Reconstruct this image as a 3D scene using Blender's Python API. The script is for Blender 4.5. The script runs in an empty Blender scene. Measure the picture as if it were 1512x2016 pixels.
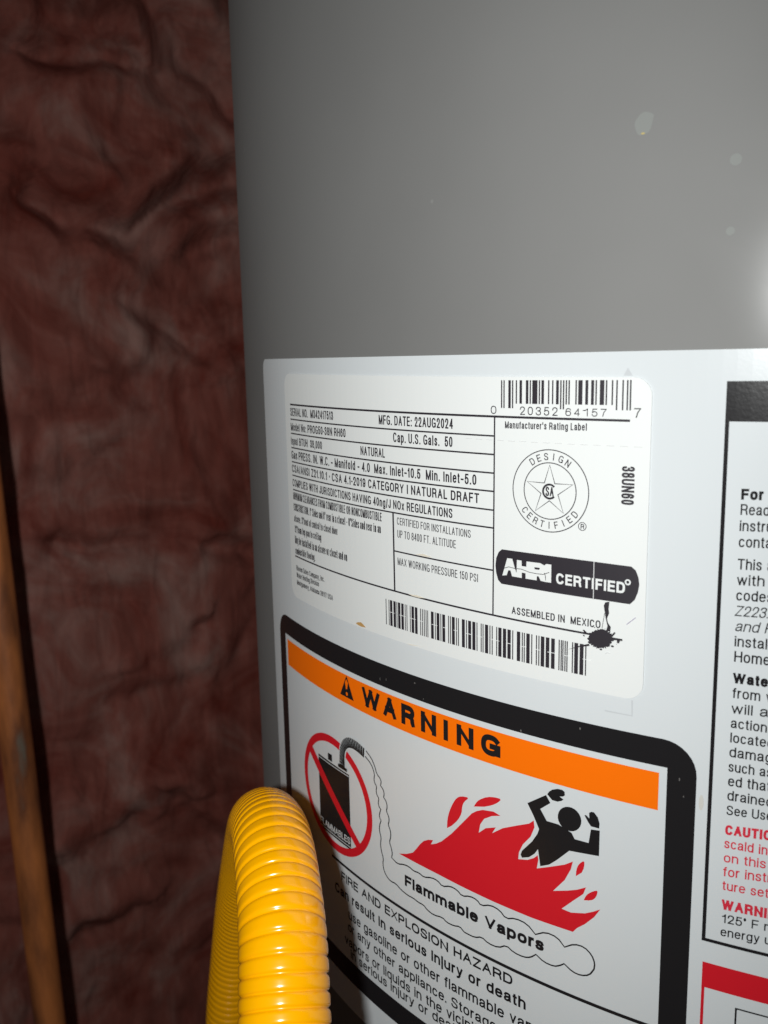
import bpy, bmesh, math, random
from mathutils import Vector, Matrix, noise

S = bpy.context.scene
R = 0.254                 # jacket radius of the heater, metres
ZC = 1.05                 # height of the camera above the floor
# ------------------------------------------------------------------ camera
cam_d = bpy.data.cameras.new('camera')
cam = bpy.data.objects.new('camera', cam_d)
S.collection.objects.link(cam)
S.camera = cam
cam_d.sensor_fit = 'HORIZONTAL'
cam_d.sensor_width = 36.0
cam_d.lens = 36.0 * 1752.146 / 1512.0
cam_d.clip_start = 0.01
cam_d.clip_end = 50.0
D_AX, YAW, PITCH, ROLL = 1.81214 * R, 0.434819, -0.171342, -0.019951
fw = Vector((-math.cos(YAW) * math.cos(PITCH), -math.sin(YAW) * math.cos(PITCH), math.sin(PITCH)))
rt = fw.cross(Vector((0, 0, 1))).normalized()
up = rt.cross(fw)
c_, s_ = math.cos(ROLL), math.sin(ROLL)
rt, up = c_ * rt + s_ * up, -s_ * rt + c_ * up
cam.matrix_world = Matrix(((rt.x, up.x, -fw.x, D_AX), (rt.y, up.y, -fw.y, 0.0), (rt.z, up.z, -fw.z, ZC), (0, 0, 0, 1)))
cam_d.dof.use_dof = True; cam_d.dof.focus_distance = 0.245; cam_d.dof.aperture_fstop = 27.0
S.render.resolution_x, S.render.resolution_y = 768, 1024
# ------------------------------------------------------------------ world, flash, exposure
w = bpy.data.worlds.new('World'); S.world = w; w.use_nodes = True
bgn = w.node_tree.nodes['Background']
bgn.inputs[0].default_value = (1.0, 0.92, 0.84, 1); bgn.inputs[1].default_value = 0.022
fl_d = bpy.data.lights.new('phone_flash', 'SPOT')
fl_d.energy = 5.5; fl_d.color = (0.98, 1.0, 0.99); fl_d.shadow_soft_size = 0.010
fl_d.spot_size = math.radians(112); fl_d.spot_blend = 1.0
fl = bpy.data.objects.new('phone_flash', fl_d); S.collection.objects.link(fl)
fl.location = (0.5450, -0.0135, ZC + 0.0310)
aim = fw + rt * ((590 - 756) / 1752.146) - up * ((1120 - 1008) / 1752.146)      # the flash beam points a little left of the view axis
fl.rotation_euler = aim.to_track_quat('-Z', 'Y').to_euler()
S.view_settings.view_transform = 'Standard'; S.view_settings.look = 'None'
S.view_settings.exposure = 0.0; S.view_settings.gamma = 1.0
S.view_settings.use_curve_mapping = False
S.render.engine = 'CYCLES'

# ------------------------------------------------------------------ label artwork, millimetres round and up the jacket
TEXTS = [
  ('SERIAL NO.  M342417513', 0, -163.42, -18.3, -133.86, -18.35, 2.64, 'c', 'k'),
  ('MFG. DATE: 22AUG2024', 0, -110.95, -18.53, -82.66, -18.64, 2.67, 'c', 'k'),
  ('Model No: PROG50-38N RH60', 0, -163.43, -23.21, -127.2, -23.2, 2.56, 'c', 'k'),
  ('Cap. U.S. Gals.  50', 0, -104.91, -23.24, -82.83, -23.41, 2.72, 'c', 'k'),
  ('Input BTUH  38,000', 0, -163.76, -27.86, -141.06, -27.79, 2.49, 'c', 'k'),
  ('NATURAL', 0, -119.73, -27.91, -108.59, -27.97, 2.62, 'c', 'k'),
  ('Gas PRESS. IN. W.C. – Manifold – 4.0  Max. Inlet–10.5  Min. Inlet–5.0', 0, -163.75, -32.61, -75.09, -32.85, 2.74, 'c', 'k'),
  ('CSA/ANSI Z21.10.1 • CSA 4.1-2019 CATEGORY I NATURAL DRAFT', 0, -163.72, -37.15, -74.24, -37.56, 2.62, 'c', 'k'),
  ('COMPLIES WITH JURISDICTIONS HAVING 40ng/J NOx REGULATIONS', 0, -163.71, -41.94, -82.99, -42.39, 2.54, 'c', 'k'),
  ('MINIMUM CLEARANCES FROM COMBUSTIBLE OR NONCOMBUSTIBLE', 0, -163.55, -46.41, -110.51, -46.6, 2.55, 'c', 'k'),
  ('CONSTRUCTION. 1" Sides and 0" rear in a closet – 0"Sides and rear in an', 0, -163.56, -50.24, -111.04, -50.16, 2.61, 'c', 'k'),
  ('alcove. 3"front of control to closet door', 0, -163.44, -54.02, -133.22, -53.95, 2.44, 'c', 'k'),
  ('12"from top pan to ceiling', 0, -163.32, -57.72, -143.47, -57.52, 2.45, 'c', 'k'),
  ('May be installed in an alcove or closet and on', 0, -163.44, -61.57, -128.13, -61.42, 2.7, 'c', 'k'),
  ('combustible flooring.', 0, -163.55, -65.25, -148.0, -64.9, 2.39, 'c', 'k'),
  ('Rheem Sales Company, Inc.', 0, -163.14, -70.92, -142.28, -70.73, 1.78, 'c', 'k'),
  ('Water Heating Division', 0, -163.13, -73.43, -146.03, -73.08, 1.79, 'c', 'k'),
  ('Montgomery, Alabama 36117 USA', 0, -163.13, -75.94, -137.22, -75.8, 1.74, 'c', 'k'),
  ('CERTIFIED FOR INSTALLATIONS', 0, -103.93, -46.62, -76.96, -47.02, 2.1, 'cl', 'k'),
  ('UP TO 8400 FT. ALTITUDE', 0, -103.86, -50.35, -81.9, -50.49, 2.19, 'cl', 'k'),
  ('MAX WORKING PRESSURE 150 PSI', 0, -103.94, -58.38, -74.62, -58.61, 2.18, 'cl', 'k'),
  ('0', 0, -70.63, -14.39, -68.98, -14.39, 2.05, 'm', 'k'),
  ('20352', 0, -62.22, -14.42, -52.05, -14.45, 2.04, 'm', 'k'),
  ('64157', 0, -50.04, -14.4, -39.9, -14.42, 1.84, 'm', 'k'),
  ('7', 0, -33.55, -14.54, -31.93, -14.51, 2.22, 'm', 'k'),
  ("Manufacturer's Rating Label", 0, -66.44, -17.87, -44.59, -17.75, 1.74, 'c', 'k'),
  ('ASSEMBLED IN  MEXICO', 0, -64.25, -65.37, -40.2, -65.25, 1.95, 'c', 'k'),
  ('CERTIFIED', 0, -51.81, -55.63, -34.47, -55.8, 2.72, 'b', 'w'),
  ('FLAMMABLES', 0, -150.87, -158.14, -131.15, -157.45, 2.37, 'n', 'w'),
  ('Flammable Vapors', 0, -103.46, -158.58, -54.04, -157.51, 3.6, 'x', 'k'),
  ('FIRE AND EXPLOSION HAZARD', 0, -137.48, -173.07, -63.55, -172.05, 3.16, 'h', 'k'),
  ('Can result in serious injury or death', 0, -141.95, -179.47, -59.34, -177.55, 3.52, 'h', 'k'),
  ('use gasoline or other flammable vapors', 31, -133.61, -185.44, -66.23, -183.71, 3.47, 'n', 'k'),
  ('or any other appliance. Storage', 23, -134.09, -190.21, -86.74, -189.49, 3.34, 'n', 'k'),
  ('vapors or liquids in the vicinity', 24, -136.34, -196.03, -88.63, -194.14, 3.39, 'n', 'k'),
  ('in serious injury or death', 17, -132.89, -199.84, -100.22, -198.44, 3.27, 'n', 'k'),
  ('For Safety', 3, -9.98, -31.94, -5.51, -31.84, 2.41, 'rb', 'k'),
  ('Read', 3, -9.95, -35.3, -5.61, -35.23, 2.41, 'r', 'k'),
  ('instructions', 4, -9.98, -38.9, -5.8, -38.81, 2.39, 'r', 'k'),
  ('contact', 4, -10.0, -42.5, -4.81, -42.36, 2.44, 'r', 'k'),
  ('This a', 4, -10.02, -47.56, -5.08, -47.39, 2.45, 'r', 'k'),
  ('with', 4, -9.99, -51.13, -4.36, -50.89, 2.41, 'r', 'k'),
  ('codes', 3, -9.98, -54.6, -5.54, -54.46, 2.42, 'r', 'k'),
  ('Z223.1', 4, -10.16, -58.18, -3.86, -58.0, 2.38, 'ri', 'k'),
  ('and P', 3, -9.95, -61.68, -5.08, -61.51, 2.4, 'ri', 'k'),
  ('install', 6, -9.85, -65.22, -3.14, -65.09, 2.44, 'r', 'k'),
  ('Home', 3, -9.77, -68.81, -4.02, -68.75, 2.53, 'r', 'k'),
  ('Water', 3, -9.85, -73.88, -4.3, -73.83, 2.48, 'rb', 'k'),
  ('from v', 4, -9.77, -77.36, -3.94, -77.26, 2.4, 'r', 'k'),
  ('will at', 4, -9.82, -81.07, -5.37, -80.9, 2.4, 'r', 'k'),
  ('action', 6, -9.8, -84.56, -2.22, -84.44, 2.39, 'r', 'k'),
  ('located', 6, -9.75, -88.07, -2.24, -87.9, 2.4, 'r', 'k'),
  ('damage', 4, -9.79, -91.61, -2.5, -91.48, 2.46, 'r', 'k'),
  ('such as', 4, -9.83, -95.18, -4.32, -95.03, 2.43, 'r', 'k'),
  ('ed that', 2, -9.77, -98.75, -6.81, -98.62, 2.51, 'r', 'k'),
  ('drained', 5, -9.77, -102.28, -3.45, -102.11, 2.45, 'r', 'k'),
  ('See Use', 3, -9.8, -105.91, -5.4, -105.66, 2.34, 'r', 'k'),
  ('CAUTION', 4, -9.88, -110.95, -2.72, -110.4, 2.5, 'rb', 'r'),
  ('scald in', 5, -9.92, -114.28, -3.6, -114.05, 2.38, 'r', 'r'),
  ('on this', 2, -9.87, -117.88, -6.72, -117.69, 2.34, 'r', 'r'),
  ('for instr', 3, -9.88, -121.48, -6.3, -121.17, 2.4, 'r', 'r'),
  ('ture sett', 4, -9.88, -124.99, -4.9, -124.74, 2.34, 'r', 'r'),
  ('WARNING', 4, -9.87, -130.05, -0.88, -129.75, 2.63, 'rb', 'r'),
  ('125° F m', 3, -9.62, -133.44, -5.19, -133.2, 2.27, 'r', 'k'),
  ('energy u', 6, -9.79, -136.97, -1.27, -136.38, 2.28, 'r', 'k'),
]
WARN = [
   ('W', -120.42, -106.48, -114.71, -106.03, 6.32) ,
   ('A', -111.83, -106.31, -105.89, -106.19, 6.47) ,
   ('R', -103.67, -106.48, -98.0, -106.14, 6.32) ,
   ('N', -95.56, -106.3, -89.64, -106.16, 6.3) ,
   ('I', -86.88, -106.13, -84.91, -106.15, 6.1) ,
   ('N', -82.16, -106.33, -76.34, -106.19, 6.15) ,
   ('G', -73.83, -106.16, -67.6, -106.13, 6.06) ,
]
TRI = [(-130.68, -98.99), (-134.6, -106.26), (-126.85, -106.34)]
TRI_BANG = [(-130.73, -100.17), (-131.49, -101.38), (-130.98, -103.61), (-130.35, -103.42), (-129.78, -101.19)]
TRI_DOT = [(-130.74, -105.07)]
RINGPX = [(-162.88, -143.14), (-148.64, -123.28), (-118.52, -143.37), (-131.14, -163.77), (-160.15, -142.01), (-148.1, -126.09), (-121.4, -144.59), (-132.23, -161.13)]
SLASH = [(-155.9, -131.48), (-158.41, -134.13), (-126.76, -157.21), (-124.86, -154.85)]
CAN = [(-151.01, -132.92), (-130.88, -132.8), (-130.82, -159.31), (-151.12, -159.66)]
CANRIM = [(-150.69, -133.72), (-130.91, -133.44), (-151.06, -158.8), (-130.77, -158.36)]
CANCAP = [(-144.11, -130.01), (-141.38, -129.84), (-141.32, -132.32), (-144.12, -132.43)]
SPOUTBASE = [(-137.22, -131.13), (-131.87, -131.08), (-131.8, -132.21), (-137.22, -132.27)]
SPOUT_IN = [(-133.08, -131.38), (-133.09, -129.1), (-132.98, -126.97), (-132.61, -125.43), (-131.65, -124.04), (-130.13, -123.05), (-128.09, -122.59), (-125.3, -122.78), (-121.92, -123.54)]
SPOUT_OUT = [(-136.29, -131.38), (-136.12, -128.13), (-135.86, -125.58), (-134.92, -123.14), (-132.98, -120.88), (-130.25, -119.48), (-127.38, -119.26), (-124.62, -119.49), (-121.33, -120.43)]
VAPL = [(-121.53, -122.96), (-118.46, -124.37), (-116.78, -127.1), (-117.25, -128.95), (-116.88, -130.16), (-115.9, -130.96), (-116.31, -132.63), (-115.85, -133.8), (-114.93, -134.51), (-115.33, -136.12), (-114.97, -137.33), (-114.09, -137.88), (-114.79, -139.45), (-114.88, -140.84), (-114.06, -141.59), (-114.97, -143.59), (-114.99, -145.64), (-114.2, -147.42), (-114.66, -149.6), (-114.34, -151.86), (-113.32, -154.07), (-113.72, -156.05), (-113.06, -158.49), (-111.15, -160.01), (-109.48, -160.26), (-107.81, -159.93), (-105.11, -160.98), (-102.12, -161.38), (-99.78, -161.18), (-97.78, -161.58), (-95.53, -161.41), (-94.17, -162.32), (-91.46, -162.81), (-88.01, -161.94), (-86.47, -162.79), (-83.68, -162.66), (-81.44, -161.84), (-79.98, -162.88), (-79.09, -162.92), (-76.11, -162.87), (-73.78, -161.6), (-71.49, -162.6), (-68.13, -162.39), (-65.57, -160.52), (-63.25, -161.65), (-60.1, -161.69), (-58.04, -160.89), (-56.38, -159.26), (-54.0, -160.5), (-51.05, -160.53), (-49.37, -159.57), (-48.18, -158.53), (-45.79, -159.9), (-43.45, -160.01), (-41.17, -158.97), (-39.95, -156.77)]
VAPR = [(-121.03, -120.93), (-118.39, -122.34), (-116.69, -124.4), (-115.76, -126.73), (-114.06, -127.6), (-113.6, -128.59), (-114.04, -129.92), (-112.7, -130.74), (-112.26, -132.07), (-112.63, -133.22), (-111.36, -134.22), (-110.93, -135.72), (-111.45, -137.36), (-110.3, -138.8), (-110.2, -140.27), (-110.71, -141.48), (-109.62, -143.21), (-109.54, -145.19), (-110.3, -147.2), (-109.31, -148.97), (-108.98, -150.68), (-109.39, -151.98), (-106.68, -152.91), (-103.86, -151.82), (-101.48, -151.53), (-99.49, -152.08), (-97.2, -151.68), (-95.29, -152.25), (-92.14, -150.98), (-89.7, -150.91), (-87.92, -152.02), (-84.98, -150.6), (-82.4, -150.71), (-80.61, -151.89), (-77.69, -150.64), (-75.26, -150.81), (-73.94, -152.01), (-70.81, -150.45), (-67.76, -150.73), (-65.75, -152.48), (-62.79, -151.12), (-59.15, -151.28), (-56.59, -153.38), (-53.62, -151.47), (-50.21, -151.62), (-48.12, -153.63), (-45.47, -151.69), (-42.7, -151.43), (-40.62, -152.93), (-39.76, -155.0), (-39.95, -156.77)]
FLAME = [(-105.88, -149.11), (-102.4, -147.71), (-99.7, -146.11), (-98.03, -144.0), (-96.71, -142.21), (-95.1, -140.46), (-93.21, -139.31), (-91.36, -138.72), (-92.24, -140.39), (-90.16, -139.32), (-88.06, -137.76), (-84.26, -133.88), (-80.32, -129.11), (-77.06, -125.15), (-75.47, -123.9), (-73.39, -122.82), (-69.83, -122.12), (-67.6, -122.59), (-70.33, -123.61), (-72.88, -125.3), (-74.17, -127.37), (-74.7, -130.1), (-72.36, -127.88), (-69.07, -126.5), (-70.22, -128.59), (-66.85, -125.95), (-62.52, -123.72), (-58.8, -121.91), (-57.44, -120.59), (-57.19, -122.48), (-58.31, -125.5), (-60.6, -128.52), (-61.76, -131.17), (-61.98, -133.28), (-59.17, -132.49), (-57.33, -131.31), (-56.16, -130.09), (-55.96, -131.36), (-56.39, -133.96), (-52.8, -132.25), (-48.46, -130.09), (-46.22, -128.47), (-46.74, -130.81), (-48.39, -134.44), (-51.61, -138.69), (-47.48, -137.11), (-44.95, -135.95), (-42.55, -134.46), (-43.25, -136.57), (-45.74, -139.21), (-49.12, -142.89), (-46.52, -143.03), (-42.73, -141.85), (-40.68, -140.67), (-38.66, -139.3), (-40.24, -142.03), (-42.67, -144.9), (-44.75, -146.79), (-45.87, -148.33), (-57.61, -148.9), (-69.79, -148.99), (-80.99, -148.9), (-89.68, -148.78), (-98.45, -148.95)]
FLAMELETS = [[(-85.97, -132.86), (-85.83, -130.18), (-85.06, -127.28), (-83.61, -124.17), (-82.37, -122.33), (-80.82, -121.24), (-77.84, -120.7), (-79.74, -122.59), (-80.4, -124.22), (-80.58, -126.39), (-81.97, -129.0), (-84.24, -131.49)], [(-76.36, -122.83), (-75.47, -121.28), (-74.42, -120.1), (-71.85, -118.44), (-69.34, -117.76), (-67.27, -117.67), (-68.35, -119.01), (-70.34, -120.48), (-72.87, -121.73)], [(-45.35, -132.3), (-45.26, -130.31), (-44.58, -128.57), (-43.11, -127.1), (-43.15, -129.18), (-43.78, -130.77)], [(-43.1, -138.26), (-42.42, -136.5), (-41.0, -135.14), (-39.39, -134.15), (-39.71, -135.99), (-40.54, -137.27), (-41.77, -137.88)]]
MAN = [[(-59.31, -116.22), (-53.95, -112.33), (-52.69, -114.2), (-55.54, -116.71), (-53.64, -119.5), (-50.35, -119.43), (-46.7, -120.65), (-45.83, -122.09), (-42.1, -121.99), (-41.57, -118.1), (-39.27, -117.76), (-39.31, -124.73), (-47.25, -125.78), (-48.93, -127.63), (-50.64, -129.52), (-52.81, -131.59), (-55.35, -132.92), (-55.74, -130.39), (-56.08, -128.3), (-57.11, -129.98), (-58.71, -131.52), (-60.8, -132.41), (-61.23, -131.66), (-60.82, -130.39), (-57.83, -126.68), (-56.27, -123.94), (-55.83, -122.48), (-57.45, -119.27)], [(-53.6, -112.01), (-53.08, -111.13), (-52.22, -110.33), (-50.72, -109.68), (-49.43, -109.61), (-48.79, -109.98), (-48.69, -110.89), (-49.19, -111.37), (-50.13, -111.64), (-49.05, -112.18), (-49.6, -112.68), (-50.66, -113.21), (-52.18, -113.23)], [(-43.35, -114.75), (-42.86, -114.61), (-42.03, -115.29), (-42.14, -113.77), (-41.58, -113.32), (-40.86, -113.27), (-39.83, -114.36), (-39.35, -115.89), (-39.44, -117.26), (-41.58, -117.26), (-42.34, -116.35)], [(-44.14, -116.46), (-44.17, -117.32), (-44.41, -118.16), (-44.85, -118.92), (-45.45, -119.56), (-46.19, -120.02), (-47.0, -120.27), (-47.85, -120.31), (-48.66, -120.12), (-49.38, -119.72), (-49.96, -119.13), (-50.36, -118.39), (-50.56, -117.55), (-50.52, -116.68), (-50.27, -115.82), (-49.82, -115.05), (-49.19, -114.42), (-48.44, -113.96), (-47.62, -113.72), (-46.79, -113.7), (-45.99, -113.9), (-45.28, -114.31), (-44.72, -114.91), (-44.33, -115.64)]]
LOGOC = [(-53.93, -32.74)]
LOGOR = 10.08
REG = [(-45.28, -40.68), (-44.21, -40.58)]
PILL = [(-69.17, -53.32), (-68.94, -51.3), (-68.19, -49.64), (-67.22, -48.81), (-58.63, -48.8), (-50.42, -48.86), (-41.59, -48.96), (-33.13, -49.14), (-32.09, -49.93), (-31.42, -51.53), (-31.16, -53.31), (-31.44, -55.16), (-32.14, -57.07), (-33.25, -58.26), (-41.66, -58.13), (-50.27, -58.07), (-58.54, -57.96), (-67.35, -57.91), (-68.33, -57.05), (-68.93, -55.28)]
AHRI = [[(-67.03, -55.64), (-65.6, -50.92), (-64.11, -50.89), (-63.28, -53.42), (-62.83, -54.2), (-62.76, -51.0), (-61.42, -51.02), (-61.35, -52.41), (-60.05, -52.43), (-60.0, -51.04), (-56.2, -51.0), (-55.01, -51.45), (-54.55, -51.01), (-53.15, -51.0), (-53.14, -55.59), (-54.81, -55.6), (-56.0, -55.49), (-56.61, -54.41), (-57.06, -54.47), (-57.11, -55.53), (-60.24, -55.52), (-60.25, -54.13), (-61.33, -54.11), (-61.32, -55.51), (-64.15, -55.46), (-64.63, -53.97), (-65.27, -54.06), (-65.74, -55.4)]]
AHRICUT = [[(-66.65, -53.71), (-65.11, -53.11), (-63.46, -53.28), (-61.34, -53.22), (-59.19, -53.71), (-57.07, -53.81), (-55.28, -53.74), (-53.67, -53.03)], [(-63.21, -53.13), (-62.83, -54.2)], [(-54.99, -53.32), (-54.69, -54.15), (-54.61, -55.19)], [(-57.75, -52.22), (-56.19, -52.21), (-56.42, -52.73), (-57.68, -52.73)]]
AHRILINE = [(-42.12, -49.05), (-42.11, -58.19)]
AHRIREG = [(-33.86, -52.98), (-33.22, -52.98)]
BLOT = [(-37.13, -67.32), (-37.05, -67.49), (-36.74, -67.66), (-36.97, -67.87), (-37.42, -68.02), (-37.22, -68.24), (-37.41, -68.4), (-37.4, -68.61), (-37.79, -68.68), (-37.66, -68.96), (-37.82, -69.13), (-37.83, -69.4), (-38.17, -69.44), (-38.35, -69.6), (-38.74, -69.5), (-38.66, -70.06), (-39.16, -69.65), (-39.22, -70.12), (-39.52, -70.01), (-39.76, -69.99), (-39.99, -70.07), (-40.23, -70.1), (-40.5, -70.28), (-40.74, -70.21), (-41.07, -70.43), (-41.1, -69.93), (-41.46, -70.15), (-41.6, -69.98), (-41.99, -70.14), (-41.84, -69.67), (-42.25, -69.81), (-42.51, -69.77), (-42.4, -69.46), (-42.95, -69.6), (-42.94, -69.37), (-43.21, -69.28), (-43.3, -69.11), (-43.0, -68.8), (-43.09, -68.65), (-43.24, -68.5), (-43.44, -68.35), (-43.46, -68.15), (-43.12, -67.94), (-43.1, -67.75), (-43.0, -67.57), (-42.96, -67.38), (-42.92, -67.19), (-42.81, -67.0), (-43.03, -66.7), (-42.46, -66.68), (-42.33, -66.5), (-42.24, -66.28), (-41.87, -66.27), (-41.74, -66.07), (-41.56, -65.91), (-41.38, -65.7), (-41.0, -65.86), (-40.91, -65.42), (-40.58, -65.58), (-40.35, -65.44), (-40.1, -65.3), (-39.85, -65.29), (-39.59, -65.22), (-39.37, -65.35), (-39.15, -65.39), (-38.9, -65.37), (-38.79, -65.6), (-38.39, -65.36), (-38.38, -65.69), (-38.26, -65.84), (-37.68, -65.53), (-37.79, -65.9), (-37.79, -66.13), (-37.2, -65.96), (-37.42, -66.31), (-37.09, -66.35), (-37.32, -66.65), (-37.15, -66.78), (-37.36, -67.02), (-37.37, -67.19)]
DRIP = [[(-39.11, -58.53), (-38.13, -58.26), (-38.28, -60.01), (-38.12, -61.05), (-38.61, -62.46), (-38.38, -63.49), (-37.64, -64.45), (-37.74, -65.54), (-38.8, -65.7), (-38.44, -64.3), (-38.93, -62.5), (-39.24, -60.68), (-39.48, -59.38)], [(-48.41, -71.91), (-45.53, -70.49), (-43.05, -69.51), (-42.76, -70.01), (-45.24, -70.71)], [(-37.17, -67.27), (-34.76, -67.21), (-34.81, -67.4), (-37.16, -67.59)], [(-37.45, -66.56), (-36.82, -65.61), (-36.5, -65.88), (-37.18, -66.84)]]
DRIPLINE = [(-39.23, -61.21), (-39.78, -65.1)]
PENMARK = [(-33.88, -63.28), (-31.77, -61.28)]
SMUDGE = [(-38.94, -71.32), (-38.28, -70.96), (-37.61, -71.12)]
UPC = [(-67.47, -6.01), (-34.41, -5.97), (-63.19, -11.74), (-38.78, -11.68), (-67.44, -12.84), (-34.52, -12.85)]
BARS = [(-109.34, 0), (-108.05, 0), (-107.09, 1), (-105.6, 1), (-104.63, 0), (-103.66, 1), (-102.26, 1), (-101.13, 0), (-100.45, 0), (-99.09, 0), (-98.07, 1), (-96.71, 1), (-95.0, 0), (-94.28, 0), (-93.57, 0), (-92.87, 0), (-92.24, 0), (-90.53, 1), (-89.42, 0), (-88.42, 1), (-87.4, 0), (-86.36, 1), (-84.64, 0), (-83.96, 0), (-82.95, 1), (-81.86, 0), (-81.19, 0), (-79.52, 1), (-78.46, 0), (-77.41, 1), (-76.02, 1), (-74.99, 0), (-73.64, 0), (-73.04, 0), (-71.92, 1), (-70.85, 0), (-70.14, 0), (-68.75, 0), (-67.76, 1), (-66.36, 1), (-64.98, 1), (-63.89, 0), (-62.18, 1), (-61.07, 0), (-60.49, 0), (-59.43, 1), (-58.35, 0), (-57.02, 0), (-56.33, 0), (-55.31, 1), (-53.93, 1), (-52.45, 1), (-50.77, 0), (-50.19, 0), (-49.75, 0), (-49.17, 0), (-48.64, 0), (-47.21, 0), (-46.25, 1), (-44.85, 1), (-43.77, 0)]
BARZ = [(-109.23, -69.45), (-76.01, -69.83), (-109.46, -77.2), (-76.03, -77.49), (-43.84, -69.81), (-43.68, -77.88)]
SPOTS = [(-33.41, 48.7), (-14.2, 38.98), (-14.66, 24.77), (-22.02, 22.24), (-43.52, 49.81), (-25.8, 50.84)]
SPOTYEL = (-33.47, 47.06)
STAINS = [[(-124.25, -80.2), (-123.08, -79.59), (-121.48, -79.28), (-120.39, -79.73), (-119.09, -80.39), (-121.54, -80.68), (-123.12, -80.49)], [(-99.66, -66.15), (-97.55, -66.01), (-96.17, -65.84), (-93.13, -66.22), (-95.49, -66.48), (-97.91, -66.46)], [(-100.69, -81.01), (-98.19, -80.83), (-93.35, -80.38), (-95.74, -80.66), (-98.9, -81.17)], [(-96.75, -54.15), (-93.63, -53.61), (-90.12, -54.05), (-92.63, -54.31)]]
DASH = [(-78.4, -20.91), (-30.15, -21.14)]
ARROW = [(-35.31, -3.19), (-36.28, -5.05), (-34.12, -5.06)]
BRACKET = [(-32.17, -81.97), (-32.06, -85.91), (-38.82, -85.93)]
LABELBOT = [(-122.01, -217.92), (-130.56, -218.63)]
INNERBOX = [(-5.73, -154.89)]
T38 = [(-35.96, -25.65), (-35.97, -34.63), (-32.92, -25.56)]
LOWBOT = [(-131.96, -201.58), (-130.45, -209.29)]
HOSE = [(0.3655, -0.0645, -0.4606), (0.3595, -0.0681, -0.3435), (0.3475, -0.0753, -0.2692), (0.3295, -0.0861, -0.2227), (0.3145, -0.0951, -0.1999), (0.2995, -0.1041, -0.182), (0.2875, -0.1113, -0.1677), (0.276, -0.1182, -0.154), (0.2634, -0.127, -0.1471), (0.2516, -0.1357, -0.1445), (0.2391, -0.1452, -0.1474), (0.2227, -0.1581, -0.1563), (0.199, -0.1768, -0.1763), (0.1687, -0.2018, -0.2099), (0.1462, -0.2228, -0.2475), (0.1328, -0.2374, -0.2855), (0.128, -0.2474, -0.3335), (0.126, -0.2504, -0.3735), (0.124, -0.2524, -0.4535), (0.124, -0.2534, -0.6335), (0.124, -0.2534, -0.9935)]

def smooth_keep(pl):
    """round each run of the scalloped outline, keeping its sharp cusps"""
    out = [pl[0]]
    for i in range(1, len(pl) - 1):
        a, b, c = pl[i - 1], pl[i], pl[i + 1]
        v1 = (b[0] - a[0], b[1] - a[1]); v2 = (c[0] - b[0], c[1] - b[1])
        l1 = math.hypot(*v1) or 1; l2 = math.hypot(*v2) or 1
        if (v1[0] * v2[0] + v1[1] * v2[1]) / (l1 * l2) > 0.35:
            out += [(b[0] - .25 * v1[0], b[1] - .25 * v1[1]), (b[0] + .25 * v2[0], b[1] + .25 * v2[1])]
        else: out.append(b)
    out.append(pl[-1]); return out

# ------------------------------------------------------------------ materials
def mat(name, col, rough=0.4, metal=0.0, coat=0.0, spec=0.5):
    m = bpy.data.materials.new(name); m.use_nodes = True
    b = m.node_tree.nodes['Principled BSDF']
    b.inputs['Base Color'].default_value = (*col, 1); b.inputs['Roughness'].default_value = rough
    b.inputs['Metallic'].default_value = metal; b.inputs['Coat Weight'].default_value = coat
    b.inputs['Specular IOR Level'].default_value = spec
    return m

def nd(m, t, **kw):
    n = m.node_tree.nodes.new(t)
    for k, v in kw.items(): setattr(n, k, v)
    return n

def lk(m, a, b): m.node_tree.links.new(a, b)

def add_noise_colour(m, scale, c1, c2, lo=0.4, hi=0.6, detail=4, stretch=None):
    b = m.node_tree.nodes['Principled BSDF']
    tc = nd(m, 'ShaderNodeTexCoord'); src = tc.outputs['Object']
    if stretch:
        mp = nd(m, 'ShaderNodeMapping'); mp.inputs['Scale'].default_value = stretch
        lk(m, src, mp.inputs['Vector']); src = mp.outputs['Vector']
    n = nd(m, 'ShaderNodeTexNoise'); n.inputs['Scale'].default_value = scale; n.inputs['Detail'].default_value = detail
    lk(m, src, n.inputs['Vector'])
    r = nd(m, 'ShaderNodeValToRGB')
    r.color_ramp.elements[0].position = lo; r.color_ramp.elements[1].position = hi
    r.color_ramp.elements[0].color = (*c1, 1); r.color_ramp.elements[1].color = (*c2, 1)
    lk(m, n.outputs['Fac'], r.inputs['Fac']); lk(m, r.outputs['Color'], b.inputs['Base Color'])
    return r

def add_bump(m, scale, strength, dist, detail=2):
    b = m.node_tree.nodes['Principled BSDF']
    tc = nd(m, 'ShaderNodeTexCoord')
    n = nd(m, 'ShaderNodeTexNoise'); n.inputs['Scale'].default_value = scale; n.inputs['Detail'].default_value = detail
    lk(m, tc.outputs['Object'], n.inputs['Vector'])
    bp = nd(m, 'ShaderNodeBump'); bp.inputs['Strength'].default_value = strength; bp.inputs['Distance'].default_value = dist
    lk(m, n.outputs['Fac'], bp.inputs['Height']); lk(m, bp.outputs['Normal'], b.inputs['Normal'])
    return bp

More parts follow.
